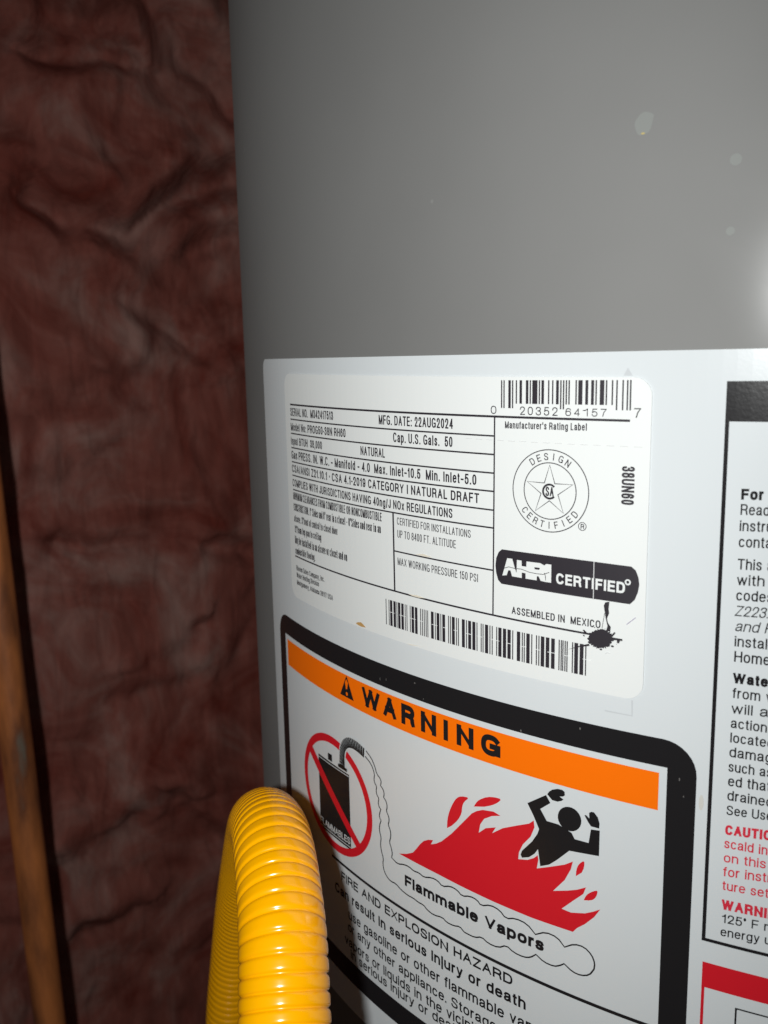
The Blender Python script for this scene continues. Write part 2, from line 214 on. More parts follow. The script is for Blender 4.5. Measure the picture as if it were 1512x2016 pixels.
M = {}
M['paint'] = mat('grey_paint', (0.27, 0.268, 0.262), 0.76, metal=0.52, coat=0.09, spec=0.3)
M['paint'].node_tree.nodes['Principled BSDF'].inputs['Specular Tint'].default_value = (0.0, 0.0, 0.0, 1)
M['paint'].node_tree.nodes['Principled BSDF'].inputs['Coat Roughness'].default_value = 0.23
add_noise_colour(M['paint'], 9, (0.258, 0.255, 0.249), (0.275, 0.272, 0.266))
_m = M['paint']; _b = _m.node_tree.nodes['Principled BSDF']
_tc = nd(_m, 'ShaderNodeTexCoord'); _n = nd(_m, 'ShaderNodeTexNoise'); _n.inputs['Scale'].default_value = 22; _n.inputs['Detail'].default_value = 7; _n.inputs['Distortion'].default_value = 1.0
lk(_m, _tc.outputs['Object'], _n.inputs['Vector'])
_r = nd(_m, 'ShaderNodeMapRange'); _r.inputs[1].default_value = 0.3; _r.inputs[2].default_value = 0.7; _r.inputs[3].default_value = 0.15; _r.inputs[4].default_value = 0.30
lk(_m, _n.outputs['Fac'], _r.inputs[0]); lk(_m, _r.outputs[0], _b.inputs['Coat Roughness'])
_v = nd(_m, 'ShaderNodeTexVoronoi'); _v.inputs['Scale'].default_value = 55; lk(_m, _tc.outputs['Object'], _v.inputs['Vector'])
_l = nd(_m, 'ShaderNodeMapRange'); _l.inputs[1].default_value = 0.022; _l.inputs[2].default_value = 0.045; _l.inputs[3].default_value = 0.34; _l.inputs[4].default_value = 0.0
lk(_m, _v.outputs['Distance'], _l.inputs[0])
_x = nd(_m, 'ShaderNodeMix', data_type='RGBA'); _src = _b.inputs['Base Color'].links[0].from_socket
lk(_m, _l.outputs[0], _x.inputs[0]); lk(_m, _src, _x.inputs[6]); _x.inputs[7].default_value = (0.5, 0.5, 0.48, 1); lk(_m, _x.outputs[2], _b.inputs['Base Color'])
add_bump(M['paint'], 1100, 0.05, 0.0002)
M['label'] = mat('label_vinyl', (0.635, 0.665, 0.68), 0.24, spec=0.22); add_bump(M['label'], 1200, 0.04, 0.0002)
M['sticker'] = mat('sticker_paper', (0.75, 0.765, 0.755), 0.42)
M['k'] = mat('black_ink', (0.014, 0.013, 0.014), 0.24, spec=0.16); add_bump(M['k'], 1200, 0.08, 0.0002)
M['ks'] = mat('thermal_black', (0.022, 0.018, 0.024), 0.5)
M['w'] = mat('unprinted_white', (0.75, 0.765, 0.755), 0.42)
M['wl'] = mat('unprinted_vinyl', (0.635, 0.665, 0.68), 0.26)
M['r'] = mat('red_ink', (0.60, 0.012, 0.022), 0.36, spec=0.22)
M['rt'] = mat('red_text_ink', (0.62, 0.03, 0.055), 0.36, spec=0.22)
M['o'] = mat('orange_ink', (0.93, 0.165, 0.002), 0.36, spec=0.22)
M['faint'] = mat('faint_grey_ink', (0.53, 0.55, 0.565), 0.34)
M['dash'] = mat('head_wear_mark', (0.60, 0.60, 0.60), 0.42)
M['pen'] = mat('violet_scratch', (0.35, 0.32, 0.42), 0.5)
M['stain'] = mat('rust_stain', (0.50, 0.29, 0.10), 0.7)
M['stain2'] = mat('pale_stain', (0.72, 0.66, 0.55), 0.6)
M['grime'] = mat('pale_grime', (0.60, 0.59, 0.55), 0.5); M['scuff'] = mat('scuffed_ink', (0.12, 0.115, 0.11), 0.5)
M['drop'] = mat('dried_drop', (0.292, 0.300, 0.288), 0.76, metal=0.5, spec=0.3)
M['dropy'] = mat('dried_drop_amber', (0.45, 0.36, 0.14), 0.5)

# ------------------------------------------------------------------ mesh helpers
def mobj(name, bm, m, parent=None, smooth=False):
    me = bpy.data.meshes.new(name); bm.to_mesh(me); bm.free()
    me.materials.append(m)
    if smooth:
        for p in me.polygons: p.use_smooth = True
    o = bpy.data.objects.new(name, me); S.collection.objects.link(o)
    if parent is not None:
        o.parent = parent
        o.matrix_parent_inverse = Matrix.Translation(-parent_loc(parent))
    return o

def parent_loc(p):
    v = Vector(p.location)
    return v

def cyl(a, b, lay):                     # label millimetres -> point on the jacket
    t = a / 1000.0 / R; r_ = R + lay / 1000.0
    return Vector((r_ * math.cos(t), r_ * math.sin(t), ZC + b / 1000.0))

def wrap_bm(bm, lay, step=3.0, skirt=0.0):
    bmesh.ops.triangulate(bm, faces=bm.faces[:])
    xs = [v.co.x for v in bm.verts]
    if not xs: return
    lo, hi = min(xs), max(xs)
    if hi - lo > step * 1.2:
        k = math.floor(lo / step) + 1
        while k * step < hi:
            bmesh.ops.bisect_plane(bm, geom=bm.verts[:] + bm.edges[:] + bm.faces[:], dist=1e-5,
                                   plane_co=(k * step, 0, 0), plane_no=(1, 0, 0))
            k += 1
    for fce in bm.faces:
        if fce.normal.z < 0: fce.normal_flip()
    if skirt:
        ed = [e for e in bm.edges if e.is_boundary]
        g = bmesh.ops.extrude_edge_only(bm, edges=ed)['geom']
        for v in g:
            if isinstance(v, bmesh.types.BMVert): v.co.z -= skirt
    for v in bm.verts: v.co = cyl(v.co.x, v.co.y, lay + v.co.z)

def poly_bm(polys):
    bm = bmesh.new()
    for p in polys:
        vs = [bm.verts.new((q[0], q[1], 0)) for q in p]
        if len(vs) > 2:
            try: bm.faces.new(vs)
            except ValueError: pass
    bm.normal_update()
    return bm

def shape(name, polys, lay, m, parent, skirt=0.0):
    bm = poly_bm(polys); wrap_bm(bm, lay, skirt=skirt)
    bm.normal_update()
    return mobj(name, bm, m, parent)

def strokes(name, lines, wd, lay, m, parent):
    polys = []
    for ln in lines:
        n = len(ln); L_, R_ = [], []
        closed = n > 2 and ln[0] == ln[-1]
        for i, p in enumerate(ln):
            p0 = ln[i - 1] if i > 0 else (ln[-2] if closed else None)
            p1 = ln[i + 1] if i < n - 1 else (ln[1] if closed else None)
            d = Vector((0, 0))
            for q0, q1 in ((p0, p), (p, p1)):
                if q0 is not None and q1 is not None:
                    e = Vector((q1[0] - q0[0], q1[1] - q0[1]))
                    if e.length > 1e-9: d += e.normalized()
            if d.length < 1e-6: d = Vector((1, 0))
            d.normalize(); nn = Vector((-d.y, d.x)) * wd / 2
            L_.append((p[0] + nn.x, p[1] + nn.y)); R_.append((p[0] - nn.x, p[1] - nn.y))
        for i in range(n - 1): polys.append([R_[i], R_[i + 1], L_[i + 1], L_[i]])
    return shape(name, polys, lay, m, parent)

def rect(a0, a1, b0, b1): return [(a0, b0), (a1, b0), (a1, b1), (a0, b1)]

def rrect(a0, a1, b0, b1, r_, n=6):
    out = []
    for cx, cy, q in ((a1 - r_, b1 - r_, 0), (a0 + r_, b1 - r_, 1), (a0 + r_, b0 + r_, 2), (a1 - r_, b0 + r_, 3)):
        for i in range(n + 1):
            t = math.pi / 2 * (q + i / n); out.append((cx + r_ * math.cos(t), cy + r_ * math.sin(t)))
    return out

def ell(cx, cy, rx, ry, n=48, t0=0.0, t1=2 * math.pi):
    return [(cx + rx * math.cos(t0 + (t1 - t0) * i / n), cy + ry * math.sin(t0 + (t1 - t0) * i / n)) for i in range(n + (0 if abs(t1 - t0) > 6.28 else 1))]

def annulus(cx, cy, rx, ry, ix, iy, n=72, t0=0.0, t1=2 * math.pi):
    ps = []
    for i in range(n):
        u0 = t0 + (t1 - t0) * i / n; u1 = t0 + (t1 - t0) * (i + 1) / n
        ps.append([(cx + ix * math.cos(u0), cy + iy * math.sin(u0)), (cx + rx * math.cos(u0), cy + ry * math.sin(u0)),
                   (cx + rx * math.cos(u1), cy + ry * math.sin(u1)), (cx + ix * math.cos(u1), cy + iy * math.sin(u1))])
    return ps

# ------------------------------------------------------------------ a small stroke typeface (letters drawn as thick lines)
def _O(x0, y0, x1, y1, a0=0, a1=360, n=22, ex=2.5):
    out = []
    for i in range(n + 1):
        t = math.radians(a0 + (a1 - a0) * i / n); c, s = math.cos(t), math.sin(t)
        out.append(((x0 + x1) / 2 + (x1 - x0) / 2 * math.copysign(abs(c) ** (2 / ex), c), (y0 + y1) / 2 + (y1 - y0) / 2 * math.copysign(abs(s) ** (2 / ex), s)))
    return out
XH = 0.74
_SP = [(.95, .80), (.86, .94), (.66, 1), (.34, 1), (.12, .93), (.04, .77), (.12, .63), (.34, .56), (.64, .47), (.90, .38), (.98, .23), (.90, .07), (.66, 0), (.32, 0), (.10, .07), (.02, .21)]
def _sc(pts, y0, y1): return [(x, y0 + y * (y1 - y0)) for x, y in pts]
def _hook(x0, x1, y): return _O(x0, 2 * y - XH, x1, XH, 180, 0, 12)
GL = {
 'A': (.70, [[(0, 0), (.5, 1), (1, 0)], [(.2, .34), (.8, .34)]]),
 'B': (.64, [[(0, 0), (0, 1), (.5, 1)] + _O(.2, .53, .93, 1, 80, -80, 10) + [(0, .53)], [(.5, .53)] + _O(.2, 0, 1, .53, 80, -80, 10) + [(0, 0)]]),
 'C': (.68, [_O(0, 0, 1, 1, 38, 322)]),
 'D': (.67, [[(0, 0), (0, 1), (.4, 1)] + _O(-.1, 0, 1, 1, 80, -80, 14) + [(.4, 0), (0, 0)]]),
 'E': (.58, [[(1, 1), (0, 1), (0, 0), (1, 0)], [(0, .52), (.92, .52)]]),
 'F': (.56, [[(1, 1), (0, 1), (0, 0)], [(0, .5), (.88, .5)]]),
 'G': (.71, [_O(0, 0, 1, 1, 40, 325), [(.60, .45), (1, .45), (1, .06)]]),
 'H': (.66, [[(0, 0), (0, 1)], [(1, 0), (1, 1)], [(0, .52), (1, .52)]]),
 'I': (0, [[(.5, 0), (.5, 1)]]),
 'J': (.5, [[(1, 1), (1, .25)] + _O(0, 0, 1, .5, 0, -180, 12)[1:]]),
 'K': (.64, [[(0, 0), (0, 1)], [(1, 1), (.05, .38)], [(.35, .6), (1, 0)]]),
 'L': (.52, [[(0, 1), (0, 0), (1, 0)]]),
 'M': (.80, [[(0, 0), (0, 1), (.5, .02), (1, 1), (1, 0)]]),
 'N': (.67, [[(0, 0), (0, 1), (1, 0), (1, 1)]]),
 'O': (.72, [_O(0, 0, 1, 1)]),
 'P': (.62, [[(0, 0), (0, 1), (.5, 1)] + _O(.1, .46, 1, 1, 80, -80, 10) + [(0, .46)]]),
 'Q': (.72, [_O(0, 0, 1, 1), [(.6, .28), (1, 0)]]),
 'R': (.66, [[(0, 0), (0, 1), (.5, 1)] + _O(.1, .48, .96, 1, 80, -80, 10) + [(0, .48)], [(.5, .48), (.8, .44), (.92, .3), (.95, .1), (1, 0)]]),
 'S': (.64, [_SP]),
 'T': (.62, [[(0, 1), (1, 1)], [(.5, 1), (.5, 0)]]),
 'U': (.66, [[(0, 1), (0, .3)] + _O(0, 0, 1, .6, 180, 360, 14)[1:-1] + [(1, .3), (1, 1)]]),
 'V': (.68, [[(0, 1), (.5, 0), (1, 1)]]),
 'W': (.96, [[(0, 1), (.25, 0), (.5, 1), (.75, 0), (1, 1)]]),
 'X': (.66, [[(0, 0), (1, 1)], [(0, 1), (1, 0)]]),
 'Y': (.66, [[(0, 1), (.5, .45), (1, 1)], [(.5, .45), (.5, 0)]]),
 'Z': (.62, [[(0, 1), (1, 1), (0, 0), (1, 0)]]),
 '0': (.56, [_O(0, 0, 1, 1)]),
 '1': (.36, [[(0, .76), (.45, .80), (.85, 1), (.85, 0)]]),
 '2': (.56, [[(.02, .70), (.08, .9), (.32, 1), (.68, 1), (.95, .88), (.98, .70), (.85, .5), (.4, .25), (.05, 0), (1, 0)]]),
 '3': (.56, [[(.03, .78), (.12, .94), (.36, 1), (.66, 1), (.92, .90), (.95, .74), (.85, .6), (.6, .54), (.4, .54)], [(.6, .54), (.9, .45), (1, .28), (.92, .08), (.66, 0), (.34, 0), (.08, .08), (0, .26)]]),
 '4': (.58, [[(.78, 0), (.78, 1), (0, .26), (1, .26)]]),
 '5': (.56, [[(.92, 1), (.18, 1), (.08, .5), (.3, .62), (.62, .64), (.92, .52), (1, .32), (.92, .10), (.64, 0), (.32, 0), (.08, .08), (.0, .24)]]),
 '6': (.56, [[(.95, .80), (.85, .95), (.6, 1), (.38, 1), (.1, .86), (0, .5), (0, .3)] + _O(0, 0, 1, .62, 180, 540, 20)]),
 '7': (.54, [[(0, 1), (1, 1), (.55, .55), (.33, 0)]]),
 '8': (.56, [_O(.05, .53, .95, 1), _O(0, 0, 1, .53)]),
 '9': (.56, [[(.05, .20), (.15, .05), (.4, 0), (.62, 0), (.9, .14), (1, .5), (1, .7)] + _O(0, .38, 1, 1, 0, 360, 20)]),
 'a': (.54, [[(.06, .58), (.16, .70), (.4, XH), (.62, XH), (.86, .68), (.9, .55), (.9, .12), (1, 0)], [(.9, .42), (.35, .38), (.08, .3), (0, .18), (.08, .04), (.34, 0), (.62, .03), (.9, .22)]]),
 'b': (.55, [[(0, 0), (0, 1)], _O(0, 0, 1, XH)]),
 'c': (.52, [_O(0, 0, 1, XH, 38, 322)]),
 'd': (.55, [[(1, 0), (1, 1)], _O(0, 0, 1, XH)]),
 'e': (.55, [[(.02, .40), (1, .40)] + _O(0, 0, 1, XH, 8, 318, 24)]),
 'f': (.32, [[(.45, 0), (.45, .78), (.55, .96), (.8, 1), (1, 1)], [(0, XH), (.95, XH)]]),
 'g': (.55, [_O(0, 0, 1, XH), [(1, XH), (1, -.10), (.9, -.24), (.62, -.28), (.34, -.28), (.1, -.2)]]),
 'h': (.53, [[(0, 0), (0, 1)], [(0, .42)] + _O(0, .2, 1, XH, 150, 0, 12) + [(1, 0)]]),
 'i': (0, [[(.5, 0), (.5, XH)], [(.5, .97), (.5, 1)]]),
 'j': (.1, [[(1, XH), (1, -.1), (.7, -.26), (0, -.28)], [(1, .97), (1, 1)]]),
 'k': (.50, [[(0, 0), (0, 1)], [(.95, XH), (.05, .28)], [(.35, .45), (1, 0)]]),
 'l': (0, [[(.5, 0), (.5, 1)]]),
 'm': (.84, [[(0, 0), (0, XH)], [(0, .42)] + _O(0, .2, .5, XH, 150, 0, 10) + [(.5, 0)], [(.5, .42)] + _O(.5, .2, 1, XH, 150, 0, 10) + [(1, 0)]]),
 'n': (.53, [[(0, 0), (0, XH)], [(0, .42)] + _O(0, .2, 1, XH, 150, 0, 12) + [(1, 0)]]),
 'o': (.55, [_O(0, 0, 1, XH)]),
 'p': (.55, [[(0, -.28), (0, XH)], _O(0, 0, 1, XH)]),
 'q': (.55, [[(1, -.28), (1, XH)], _O(0, 0, 1, XH)]),
 'r': (.32, [[(0, 0), (0, XH)], [(0, .40), (.2, .62), (.55, XH), (1, XH)]]),
 's': (.49, [_sc(_SP, 0, XH)]),
 't': (.30, [[(.42, .94), (.42, .14), (.55, .02), (.8, 0), (1, 0)], [(0, XH), (1, XH)]]),
 'u': (.53, [[(1, 0), (1, XH)], [(0, XH), (0, .25)] + _O(0, 0, 1, .5, 180, 330, 10)[1:] + [(1, .28)]]),
 'v': (.52, [[(0, XH), (.5, 0), (1, XH)]]),
 'w': (.76, [[(0, XH), (.25, 0), (.5, XH), (.75, 0), (1, XH)]]),
 'x': (.50, [[(0, 0), (1, XH)], [(0, XH), (1, 0)]]),
 'y': (.52, [[(0, XH), (.5, 0)], [(1, XH), (.5, 0), (.35, -.22), (.05, -.28)]]),
 'z': (.48, [[(0, XH), (1, XH), (0, 0), (1, 0)]]),
 '.': (0, [[(.5, 0), (.5, .02)]]), ',': (.06, [[(.8, .02), (.8, -.04), (.2, -.18)]]), ':': (0, [[(.5, 0), (.5, .02)], [(.5, .6), (.5, .62)]]),
 '-': (.26, [[(0, .40), (1, .40)]]), '\u2013': (.42, [[(0, .40), (1, .40)]]), '/': (.34, [[(0, -.05), (1, 1.02)]]),
 '\u2022': (.16, [[(0, .46), (1, .46)], [(0, .54), (1, .54)]]), '"': (.2, [[(0, 1), (0, .76)], [(1, 1), (1, .76)]]), "'": (0, [[(.5, 1), (.5, .76)]]),
 '\u00b0': (.22, [_O(0, .72, 1, 1, 0, 360, 14, 2)]),
}
WT = {'c': .172, 'cl': .13, 'm': .12, 'b': .205, 'n': .158, 'x': .245, 'h': .195, 'r': .138, 'rb': .235, 'ri': .112, 'w': .265}   # stroke over cap height
SPC = {'c': .15, 'cl': .16, 'm': .30, 'b': .12, 'n': .10, 'x': .08, 'h': .10, 'r': .105, 'rb': .085, 'ri': .10, 'w': .2}

def fat(ln, wd, sq=True):
    """outline quads of a thick line with mitred joins and square ends"""
    pts = [Vector(p) for p in ln]; q = [pts[0]]
    for p in pts[1:]:
        if (p - q[-1]).length > 1e-5: q.append(p)
    pts = q; n = len(pts)
    if n < 2: return []
    for i in range(1, n - 1):                       # a sharp corner starts a new stroke
        if (pts[i] - pts[i - 1]).normalized().dot((pts[i + 1] - pts[i]).normalized()) < 0.3:
            return fat(pts[:i + 1], wd, sq) + fat(pts[i:], wd, sq)
    closed = n > 3 and (pts[0] - pts[-1]).length < 1e-3
    if sq and not closed:
        pts[0] = pts[0] - (pts[1] - pts[0]).normalized() * wd / 2; pts[-1] = pts[-1] + (pts[-1] - pts[-2]).normalized() * wd / 2
    L_, R_ = [], []
    for i in range(n):
        a = pts[i] - pts[i - 1] if i > 0 else (pts[0] - pts[-2] if closed else None)
        b = pts[i + 1] - pts[i] if i < n - 1 else (pts[1] - pts[0] if closed else None)
        a = a.normalized() if a is not None else b.normalized(); b = b.normalized() if b is not None else a
        d = a + b
        if d.length < 0.25: d = Vector((-a.y, a.x)); 
        d.normalize(); nn = Vector((-d.y, d.x)); c = max(abs(nn.dot(Vector((-a.y, a.x)))), 0.42)
        nn = nn * (wd / 2 / c)
        L_.append(pts[i] + nn); R_.append(pts[i] - nn)
    return [[R_[i], R_[i + 1], L_[i + 1], L_[i]] for i in range(n - 1)]

def text_mesh(name, txt, nan, a0, b0, a1, b1, h, style, lay, m, parent, rot90=False):
    wt = WT[style] * h; sp = SPC[style] * h; spw = .36 * h
    def runs(s, sx):
        x = 0; out = []; last = 0
        for ch in s:
            if ch == ' ': x += spw * sx; continue
            W_ = GL[ch][0] * h * sx
            if style == 'm': W_ = .56 * h * sx
            wi = max(W_, wt) if GL[ch][0] > 0 else wt
            out.append((ch, x, wi)); x += wi; last = x; x += sp * sx
        return out, last
    want = a1 - a0 if not rot90 else b0 - b1
    lo, hi = 0.05, 6.0
    for _ in range(40):
        mid = (lo + hi) / 2
        if runs(txt[:nan] if nan else txt, mid)[1] < want: lo = mid
        else: hi = mid
    out, tot = runs(txt, lo)
    wx = min(wt, wt * (.40 + .60 * lo))           # stems thin down a little in condensed settings
    bm = bmesh.new(); cnt = 0
    for ch, x, wi in out:
        for ln in GL[ch][1]:
            pl = []
            for gx, gy in ln:
                px = x + wx / 2 + gx * (wi - wx); py = wx / 2 + gy * (h - wx)
                pl.append((px, py))
            for quad in fat(pl, wx):
                cnt += 1; vs = []
                for q in quad:
                    yy = min(max(q.y, -.34 * h), h * 1.0)
                    if min(g[1] for g in ln) >= -.001: yy = max(yy, 0)
                    xx = min(max(q.x, x - .05 * wx), x + wi + .05 * wx)
                    if style == 'ri': xx += .2 * yy
                    t = xx / want
                    if rot90: vs.append(bm.verts.new((a0 + yy, b0 - xx, (cnt % 7) * .0025)))
                    else: vs.append(bm.verts.new((a0 + xx, b0 + t * (b1 - b0) + yy, (cnt % 7) * .0025)))
                try: bm.faces.new(vs)
                except ValueError: pass
    bm.normal_update()
    for fce in bm.faces:
        if fce.normal.z < 0: fce.normal_flip()
    for v in bm.verts: v.co = cyl(v.co.x, v.co.y, lay + v.co.z)
    bm.normal_update()
    return mobj(name, bm, m, parent)

def thing(name, label, cat, loc):
    o = bpy.data.objects.new(name, None); S.collection.objects.link(o); o.location = loc
    o.empty_display_size = 0.1
    o['label'] = label; o['category'] = cat
    return o

# ------------------------------------------------------------------ the wall of pink insulation
WN = Vector((-math.cos(math.radians(55)), -math.sin(math.radians(55)), 0))   # towards the wall
WH = Vector((WN.y, -WN.x, 0)) * -1                                             # along the wall, to the right
WD = 0.70
WO = Vector((D_AX, 0, ZC)) + WN * WD
CREASES = [([(-0.1171, 0.2234), (-0.1308, 0.2198), (-0.153, 0.2186), (-0.1757, 0.2225), (-0.1927, 0.22)], 0.0126, 0.0102),
  ([(-0.1005, 0.1369), (-0.1172, 0.1363), (-0.1338, 0.1342), (-0.1586, 0.1276)], 0.007200000000000001, 0.0102),
  ([(-0.1191, 0.1192), (-0.1321, 0.1131), (-0.1671, 0.1041), (-0.1892, 0.098), (-0.2135, 0.1183), (-0.2384, 0.132), (-0.278, 0.1457)], 0.0162, 0.0127),
  ([(-0.2296, 0.2511), (-0.244, 0.2293), (-0.2606, 0.214), (-0.2762, 0.1951)], 0.0081, 0.0119),
  ([(-0.2411, 0.0875), (-0.2731, 0.0999)], 0.009000000000000001, 0.0102),
  ([(-0.1813, 0.0488), (-0.196, 0.0368), (-0.2158, 0.0275), (-0.2409, 0.0088)], 0.007200000000000001, 0.0102),
  ([(-0.186, -0.0197), (-0.1952, -0.0251), (-0.2161, -0.0219)], 0.009000000000000001, 0.017),
  ([(-0.2441, -0.152), (-0.2707, -0.1619)], 0.009000000000000001, 0.0119),
  ([(-0.1197, -0.1354), (-0.1422, -0.1434), (-0.1659, -0.1402)], 0.0063, 0.0102),
  ([(-0.1837, -0.2401), (-0.2187, -0.2353), (-0.2266, -0.2212)], 0.007200000000000001, 0.0102),
  ([(-0.1942, -0.366), (-0.2166, -0.3974), (-0.231, -0.4124)], 0.009000000000000001, 0.0119),
  ([(-0.1176, -0.4656), (-0.1356, -0.4681), (-0.1568, -0.456)], 0.009899999999999999, 0.0119),
  ([(-0.1587, -0.365), (-0.176, -0.3586), (-0.1932, -0.3611)], 0.007200000000000001, 0.0119),
  ([(-0.1022, -0.0861), (-0.1199, -0.0915), (-0.1355, -0.0812)], 0.0054, 0.0136),
  ([(-0.2036, -0.1239), (-0.2201, -0.1299)], 0.0054, 0.0136),
  ([(-0.1495, -0.177), (-0.1629, -0.1832)], 0.0045000000000000005, 0.0136),
  ([(-0.1117, -0.3935), (-0.1357, -0.3966), (-0.1573, -0.3851)], 0.0054, 0.0136)]
def seg_dist(px, pz, a, b):
    dx, dz = b[0] - a[0], b[1] - a[1]; l2 = dx * dx + dz * dz
    t = max(0, min(1, ((px - a[0]) * dx + (pz - a[1]) * dz) / l2)) if l2 > 0 else 0
    return math.hypot(px - a[0] - t * dx, pz - a[1] - t * dz), (px - a[0]) * dz - (pz - a[1]) * dx

def wall_height(h, z):
    p = Vector((h * 8, z * 7, 3.1))
    wv = noise.noise_vector(p * 1.3) * 0.55 + noise.noise_vector(p * 3.7) * 0.16
    q = p + wv
    v = 0.020 * noise.noise(q)
    v += 0.014 * (math.sqrt(noise.noise(q * 1.7 + Vector((5, 1, 0))) ** 2 + 0.006) - 0.3)      # pillows meeting in creases
    s = Vector((h * 30 + z * 8, z * 17 - h * 6, 0.7)) + 2.2 * wv
    v += 0.0038 * noise.noise(s) + 0.0016 * noise.noise(s * 2.6)
    for ln, dep, wd in CREASES:
        lo = min(c[0] for c in ln) - 4 * wd; hi = max(c[0] for c in ln) + 4 * wd
        if h < lo or h > hi: continue
        best = (9, 0)
        for i in range(len(ln) - 1):
            e = seg_dist(h, z, ln[i], ln[i + 1])
            if e[0] < best[0]: best = e
        d = best[0]
        if d < 5 * wd:
            d2 = d + 0.5 * wd * noise.noise(Vector((h * 30, z * 30, 0)))
            below = 1.0 if best[1] > 0 else 0.0                      # one lip folds out over the other
            v -= dep * 1.35 * (1.0 if z > -0.22 else 0.45) * math.exp(-(d2 / (0.95 * wd)) ** 2) - dep * (0.7 * below + 0.1) * math.exp(-((d2 - 1.7 * wd) / (1.3 * wd)) ** 2)
    return v

hs = [-1.2, -0.8, -0.5] + [-0.40 + i * 0.0030 for i in range(174)] + [0.14, 0.2, 0.4, 0.8, 1.2]
zs = [-1.05, -0.9] + [-0.72 + i * 0.0035 for i in range(286)] + [0.32, 0.4, 0.6, 0.9, 1.3]
HLO, HHI, ZLO, ZHI = -0.40, 0.12, -0.72, 0.285
bm = bmesh.new(); grid = []
for z in zs:
    row = []
    for h in hs:
        inside = HLO <= h <= HHI + 1e-6 and ZLO <= z <= ZHI
        v = wall_height(h, z) if inside else 0.0
        row.append(bm.verts.new(WO + WH * h + Vector((0, 0, z)) - WN * v))
    grid.append(row)
for i in range(len(zs) - 1):
    for j in range(len(hs) - 1):
        bm.faces.new((grid[i][j], grid[i][j + 1], grid[i + 1][j + 1], grid[i + 1][j]))
bmesh.ops.recalc_face_normals(bm, faces=bm.faces[:])
mw = mat('pink_fibreglass', (0.45, 0.2, 0.17), 0.95, spec=0.12)
rmp = add_noise_colour(mw, 11, (0.175, 0.036, 0.025), (0.335, 0.185, 0.155), 0.34, 0.66, 6)
n1 = [n for n in mw.node_tree.nodes if n.type == 'TEX_NOISE'][0]
n1.inputs['Roughness'].default_value = 0.62; n1.inputs['Distortion'].default_value = 0.9
e = rmp.color_ramp.elements.new(0.50); e.color = (0.265, 0.090, 0.070, 1)
# streaky fibres: a strongly stretched noise modulates the colour
tc = nd(mw, 'ShaderNodeTexCoord'); mp = nd(mw, 'ShaderNodeMapping'); mp.inputs['Rotation'].default_value = (0.5, 0.35, 0.6); mp.inputs['Scale'].default_value = (1.0, 1.0, 0.22)
lk(mw, tc.outputs['Object'], mp.inputs['Vector'])
n2 = nd(mw, 'ShaderNodeTexNoise'); n2.inputs['Scale'].default_value = 70; n2.inputs['Detail'].default_value = 4; n2.inputs['Roughness'].default_value = 0.58; n2.inputs['Distortion'].default_value = 1.5
lk(mw, mp.outputs['Vector'], n2.inputs['Vector'])
r2 = nd(mw, 'ShaderNodeMapRange'); r2.inputs[1].default_value = 0.3; r2.inputs[2].default_value = 0.7; r2.inputs[3].default_value = 0.80; r2.inputs[4].default_value = 1.18
lk(mw, n2.outputs['Fac'], r2.inputs[0])
mx = nd(mw, 'ShaderNodeVectorMath', operation='SCALE'); b = mw.node_tree.nodes['Principled BSDF']
lk(mw, rmp.outputs['Color'], mx.inputs[0]); lk(mw, r2.outputs[0], mx.inputs['Scale']); lk(mw, mx.outputs[0], b.inputs['Base Color'])
b.inputs['Sheen Weight'].default_value = 0.0
bp = nd(mw, 'ShaderNodeBump'); bp.inputs['Strength'].default_value = 0.4; bp.inputs['Distance'].default_value = 0.004
lk(mw, n2.outputs['Fac'], bp.inputs['Height']); lk(mw, bp.outputs['Normal'], b.inputs['Normal'])
wall = mobj('wall', bm, mw, smooth=True); wall['kind'] = 'structure'
wall['label'] = 'wall packed with creased pink fibreglass insulation behind the heater'

# ------------------------------------------------------------------ copper pipe
def tube_mesh(pts, rad, n, name, m):
    bm = bmesh.new(); rings = []
    pts = [Vector(p) for p in pts]
    tang = [(pts[min(i + 1, len(pts) - 1)] - pts[max(i - 1, 0)]).normalized() for i in range(len(pts))]
    nrm = tang[0].orthogonal().normalized()
    for i, p in enumerate(pts):
        t = tang[i]; nrm = (nrm - t * nrm.dot(t)).normalized(); bn = t.cross(nrm)
        rr = rad(i) if callable(rad) else rad
        rings.append([bm.verts.new(p + (nrm * math.cos(2 * math.pi * k / n) + bn * math.sin(2 * math.pi * k / n)) * rr) for k in range(n)])
    for i in range(len(rings) - 1):
        for k in range(n):
            bm.faces.new((rings[i][k], rings[i][(k + 1) % n], rings[i + 1][(k + 1) % n], rings[i + 1][k]))
    bm.faces.new(rings[0][::-1]); bm.faces.new(rings[-1])
    bmesh.ops.recalc_face_normals(bm, faces=bm.faces[:])
    return mobj(name, bm, m, smooth=True)

mc = mat('tarnished_copper', (0.5, 0.2, 0.07), 0.55, metal=0.1)
r = add_noise_colour(mc, 26, (0.24, 0.080, 0.032), (0.70, 0.230, 0.066), 0.38, 0.62, 9, (2.2, 2.2, 0.5))
e = r.color_ramp.elements.new(0.27); e.color = (0.20, 0.20, 0.16, 1)
add_bump(mc, 300, 0.25, 0.0008, 5)
PX, PY = 0.0452, -0.4696
def pipe_at(z):
    k = 0.026 * (z + 0.42)
    return Vector((PX - rt.x * k * 0.9, PY - rt.y * k * 0.9, ZC + z))
pipe = tube_mesh([pipe_at(-1.05 + i * 0.06) for i in range(38)], 0.0106, 40, 'copper_pipe', mc)
pipe['label'] = 'tarnished copper pipe running up in front of the pink insulation'; pipe['category'] = 'pipe'

